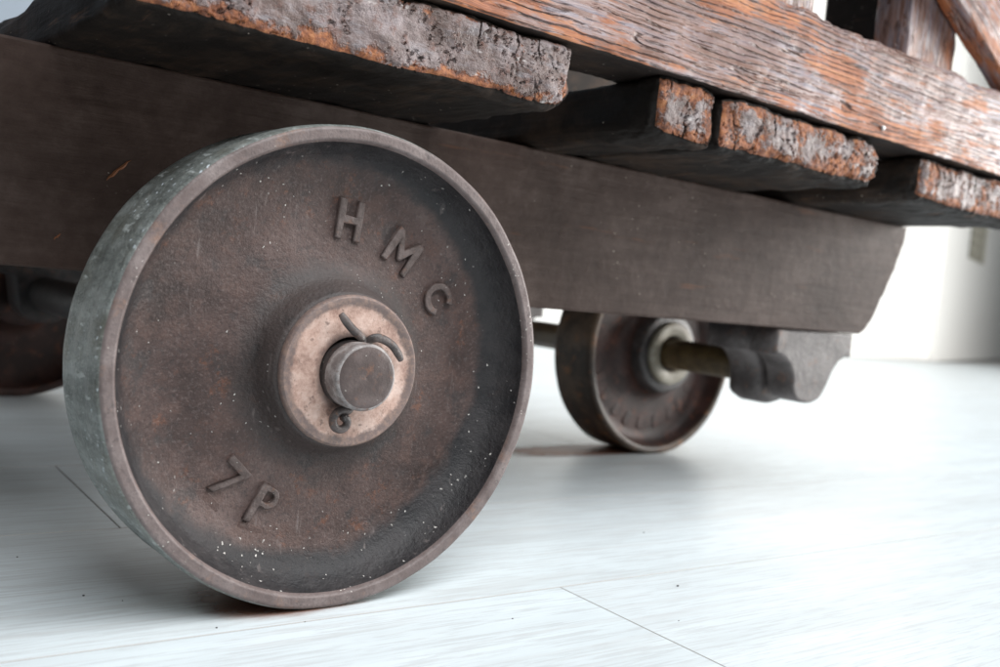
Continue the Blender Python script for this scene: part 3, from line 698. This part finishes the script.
# axle bracket under the beam end
def bracket(y0):
    bm = bmesh.new()
    def prof(loop, ya, yb, bev=0.0012):
        m = outline_mesh([loop], (yb-ya)/2-bev, bev, 1)
        for v in m.vertices:
            x, y, z = v.co; v.co = Vector((x, (ya+yb)/2+z, y))
        bm.from_mesh(m); bpy.data.meshes.remove(m)
    zt = 0.1615
    def lobe(cx, top, dz):
        l = [(cx-0.062, top), (cx-0.062, 0.1370)]
        l += [(cx-0.062+0.033*math.sin(math.radians(a))*1.0, 0.1370-0.030*(1-math.cos(math.radians(a)))) for a in range(15, 91, 15)]
        l += [(cx-0.0285, 0.104+dz)]
        l += [(cx-0.002+0.0265*math.cos(math.radians(a)), 0.1040+dz+0.0150*math.sin(math.radians(a))) for a in range(195, 346, 15)]
        l += [(cx+0.0285, 0.1075), (cx+0.036, 0.1215), (cx+0.045, 0.1320), (cx+0.056, 0.1370), (cx+0.066, 0.1370), (cx+0.066, top)]
        return l
    prof(lobe(0.594, zt, 0.0), y0, y0+0.032, 0.0025)
    prof([(0.533, 0.1375), (0.659, 0.1375), (0.659, zt-0.0005), (0.533, zt-0.0005)], y0+0.031, y0+0.086)
    prof([(p[0], p[1]) for p in lobe(0.594, zt-0.002, -0.0070)], y0+0.040, y0+0.082, 0.009)
    m = bpy.data.meshes.new("axle_bracket"); bm.to_mesh(m); bm.free(); return m
link("axle_bracket", bracket(YB+0.0015), cart, [BRKT], smooth=False)
link("axle_bracket", bracket(0.618), cart, [BRKT], smooth=False)
# pillow blocks that carry the main axle under the beams
def pillow(y0, y1):
    m = outline_mesh([[(-0.055, 0.1615), (-0.055, 0.146), (-0.030, 0.140), (-0.026, 0.118)]+[(0.026*math.cos(math.radians(a)), 0.118+0.024*math.sin(math.radians(a))) for a in range(195, 346, 15)]+[(0.026, 0.118), (0.030, 0.140), (0.055, 0.146), (0.055, 0.1615)]], (y1-y0)/2-0.0015, 0.0015, 1)
    for v in m.vertices:
        x, y, z = v.co; v.co = Vector((x, (y0+y1)/2+z, y))
    return m
link("axle_bracket", pillow(YB+0.004, YB+0.06), cart, [SHAFT_DARK], smooth=False)
link("axle_bracket", pillow(0.63, 0.68), cart, [SHAFT_DARK], smooth=False)

# deck boards, running across; their cut ends face the viewer
ZB0, ZB1, YE = 0.2807, 0.3178, -0.006
def deck_board(x0, x1, ye=YE, z0=ZB0, z1=ZB1, r=0.004, mat=ENDG, seed=0.0, wob=0.0020, fine=0.0009, rf=None, yend=0.815):
    cx, cy, cz = (x0+x1)/2, (ye+yend)/2, (z0+z1)/2
    tx = ticks(x0-cx, x1-cx, fine, x0-cx, x1-cx)
    ty = ticks(ye-cy, yend-cy, fine*1.3, ye-cy, ye-cy+0.016, 1.22, 0.03)
    tz = ticks(z0-cz, z1-cz, fine, z0-cz, z1-cz)
    m = grid_box(tx, ty, tz, r, wob, 34.0, rf, seed, True)
    o = link("deck_board", m, cart, [UNDER, mat], (cx, cy, cz)); return o
def rf1(v):
    # the right lower corner is knocked off
    return 0.0050+0.008*max(0, 1-abs(v.x-0.1255)/0.03)*max(0, 1-max(0, v.z+0.02)/0.03)+(0.010*max(0, 1-abs(v.x+0.1259)/0.02) if v.z > 0 else 0)
deck_board(-0.1253, 0.1265, rf=rf1, seed=1.3, fine=0.0010)
def rf2(v): return 0.005+0.011*max(0, 1-abs(v.x+0.0275)/0.025)*max(0, 1-abs(v.z+0.0185)/0.03)
deck_board(0.2005, 0.2590, ye=YE+0.002, rf=rf2, mat=ENDO, seed=2.9, wob=0.0024)
def rf3(v): return 0.0065+0.0105*max(0, 1-abs(v.x-0.10)/0.06)+0.003*max(0, 1-max(0, v.z+0.018)/0.02)*max(0, 1-(v.y+0.41)/0.05)
deck_board(0.2598, 0.4605, ye=YE-0.001, z1=ZB1-0.001, rf=rf3, mat=ENDO, seed=4.1, wob=0.0024)
def rf4(v): return 0.0065+0.012*max(0, 1-abs(v.x+0.108)/0.04)*max(0, 1-abs(v.z+0.0185)/0.03)
deck_board(0.5190, 0.7330, ye=YE+0.001, rf=rf4, mat=ENDO, seed=5.7, wob=0.0024)
deck_board(-0.44, -0.205, seed=6.6, fine=0.003)
deck_board(-0.72, -0.48, seed=7.6, fine=0.004)

# rails lying along the board ends
def rail(y0, y1, seed, fine, a=-0.02, b=0.75):
    x0, x1, z0, z1 = -0.74, 0.80, 0.3190, 0.3935
    cx, cy, cz = (x0+x1)/2, (y0+y1)/2, (z0+z1)/2
    tx = ticks(x0-cx, x1-cx, fine*1.4, a-cx, b-cx, 1.3, 0.02); ty = ticks(y0-cy, y1-cy, fine*2, y0-cy, y0-cy+0.012, 1.25, 0.01); tz = ticks(z0-cz, z1-cz, fine, z0-cz, z1-cz)
    def rf(v): return 0.0028+(0.006 if v.z > 0.02 else 0)*(1+noise.noise(v*9))
    m = grid_box(tx, ty, tz, 0.004, 0.0011, 22.0, rf, seed, None, 1)
    # the worn, dipping top edge
    for v in m.vertices:
        if v.co.z > 0:
            v.co.z += (v.co.z/0.036)*(0.0035*noise.noise(Vector((v.co.x*7, 2.2, 0)))+0.0015*noise.noise(Vector((v.co.x*31, 5.2, 0))))
    return link("side_rail", m, cart, [RAIL, UNDERX], (cx, cy, cz))
rail(YE-0.003, YE+0.052, 3.3, 0.0008)
rail(0.765, 0.815, 8.8, 0.004)

NAIL = mat_metal("nail_steel", (0.45, 0.45, 0.45), (0.62, 0.62, 0.62), (0.3, 0.2, 0.15), 0.35, 200, 0.0003, 0.6)
SCR = mat_plain("raw_scratch", (0.36, 0.13, 0.05), 0.6, 0.25, 300)
nm = lathe([(0.0001, -0.0022), (0.0012, -0.0021), (0.0019, -0.0013), (0.0021, 0.0), (0.0012, 0.0006), (0.0010, 0.014), (0.0001, 0.014)], 20)
link("nail", nm, cart, [NAIL], (0.4483, YE-0.0032, 0.3276))
def scratch(p0, p1, w_):
    n = 9; p0, p1 = Vector(p0), Vector(p1); d = (p1-p0); side = Vector((-d.z, 0, d.x)).normalized()
    vs = []; fs = []
    for i in range(n):
        t = i/(n-1); ww = w_*math.sin(math.pi*min(1, t*0.9+0.08))*random.uniform(0.6, 1.2)
        q = p0+d*t+side*random.uniform(-0.0004, 0.0004)
        vs += [tuple(q-side*ww), tuple(q+side*ww), tuple(q+Vector((0, -0.0004, 0)))]
    for i in range(n-1):
        a = i*3; b = a+3
        fs += [(a, b, b+2, a+2), (a+2, b+2, b+1, a+1)]
    m = bpy.data.meshes.new("scratch"); m.from_pydata(vs, [], fs); m.update(); return m
link("scratch", scratch((-0.0922, YB-0.0003, 0.2135), (-0.0796, YB-0.0003, 0.2265), 0.0010), cart, [SCR], smooth=False)
link("scratch", scratch((-0.117, YB-0.0003, 0.1780), (-0.1135, YB-0.0003, 0.1815), 0.0007), cart, [SCR], smooth=False)

def timber(name, p0, p1, wx, wy, mat, seed, fine=0.004, parent=None):
    """squared timber from p0 to p1 (local z along it)"""
    p0, p1 = Vector(p0), Vector(p1); L = (p1-p0).length
    tx = ticks(-wx/2, wx/2, fine, -wx/2, wx/2); ty = ticks(-wy/2, wy/2, fine, -wy/2, wy/2); tz = ticks(-L/2, L/2, fine*1.5, -L/2, -L/2+0.12, 1.3, 0.03)
    m = grid_box(tx, ty, tz, 0.003, 0.0012, 25.0, None, seed)
    o = link(name, m, parent or cart, [mat], (p0+p1)/2)
    d = (p1-p0).normalized(); yv = Vector((0, 1, 0)); xv = yv.cross(d).normalized(); yv = d.cross(xv)
    o.rotation_euler = Matrix((xv, yv, d)).transposed().to_euler(); return o
timber("upright_post", (0.554, 0.034, 0.391), (0.554, 0.034, 0.74), 0.078, 0.034, POSTM, 1.1, 0.0025)
timber("upright_post", (0.345, 0.034, 0.391), (0.345, 0.034, 0.74), 0.075, 0.034, POSTM, 4.1, 0.003)
bd, bn = Vector((0.906, 0, -0.424)), Vector((0.424, 0, 0.906))
b0 = Vector((0.672, 0.0045, 0.3955))+bn*0.036
timber("diagonal_brace", b0, b0-bd*0.52, 0.072, 0.021, POSTM, 2.1, 0.002)
timber("end_stake", (0.705, 0.185, 0.3175), (0.705, 0.185, 0.78), 0.036, 0.078, UNDER, 5.1)
timber("side_board", (0.30, 0.785, 0.545), (0.92, 0.785, 0.545), 0.15, 0.025, UNDER, 6.1)
for px in (0.345, 0.554):
    timber("upright_post", (px, 0.782, 0.391), (px, 0.782, 0.74), 0.075, 0.032, UNDER, 7.1+px)

# ------------------------------------------------------------------ wall grille far right
gd = Vector((math.cos(ang), math.sin(ang), 0)); gn = Vector((math.sin(ang), -math.cos(ang), 0))
g0 = Vector((WX+0.004, WY-0.03, 0))+gd*0.66
gr = empty("wall_grille", g0+Vector((0, 0, 0.60)), "cream lattice grille on the bright wall behind the cart", "grille")
gr.rotation_euler = (0, 0, ang)
def box(name, lo, hi, parent, mat):
    bm = bmesh.new(); bmesh.ops.create_cube(bm, size=1)
    for v in bm.verts: v.co = Vector([lo[a]+(hi[a]-lo[a])*(v.co[a]+0.5) for a in range(3)])
    m = bpy.data.meshes.new(name); bm.to_mesh(m); bm.free()
    return link(name, m, parent, [mat], smooth=False)
box("backing", (0, -0.004, 0), (0.5, -0.001, 0.5), gr, GRID_BACK)
for i in range(9):
    t = i*0.06
    box("bar", (t-0.0045 if i else 0, -0.016, 0), (t+0.0045, -0.0105, 0.5), gr, GRID_BAR)
    box("bar", (0, -0.010, t-0.004 if i else 0), (0.5, -0.0042, t+0.004), gr, GRID_BAR)
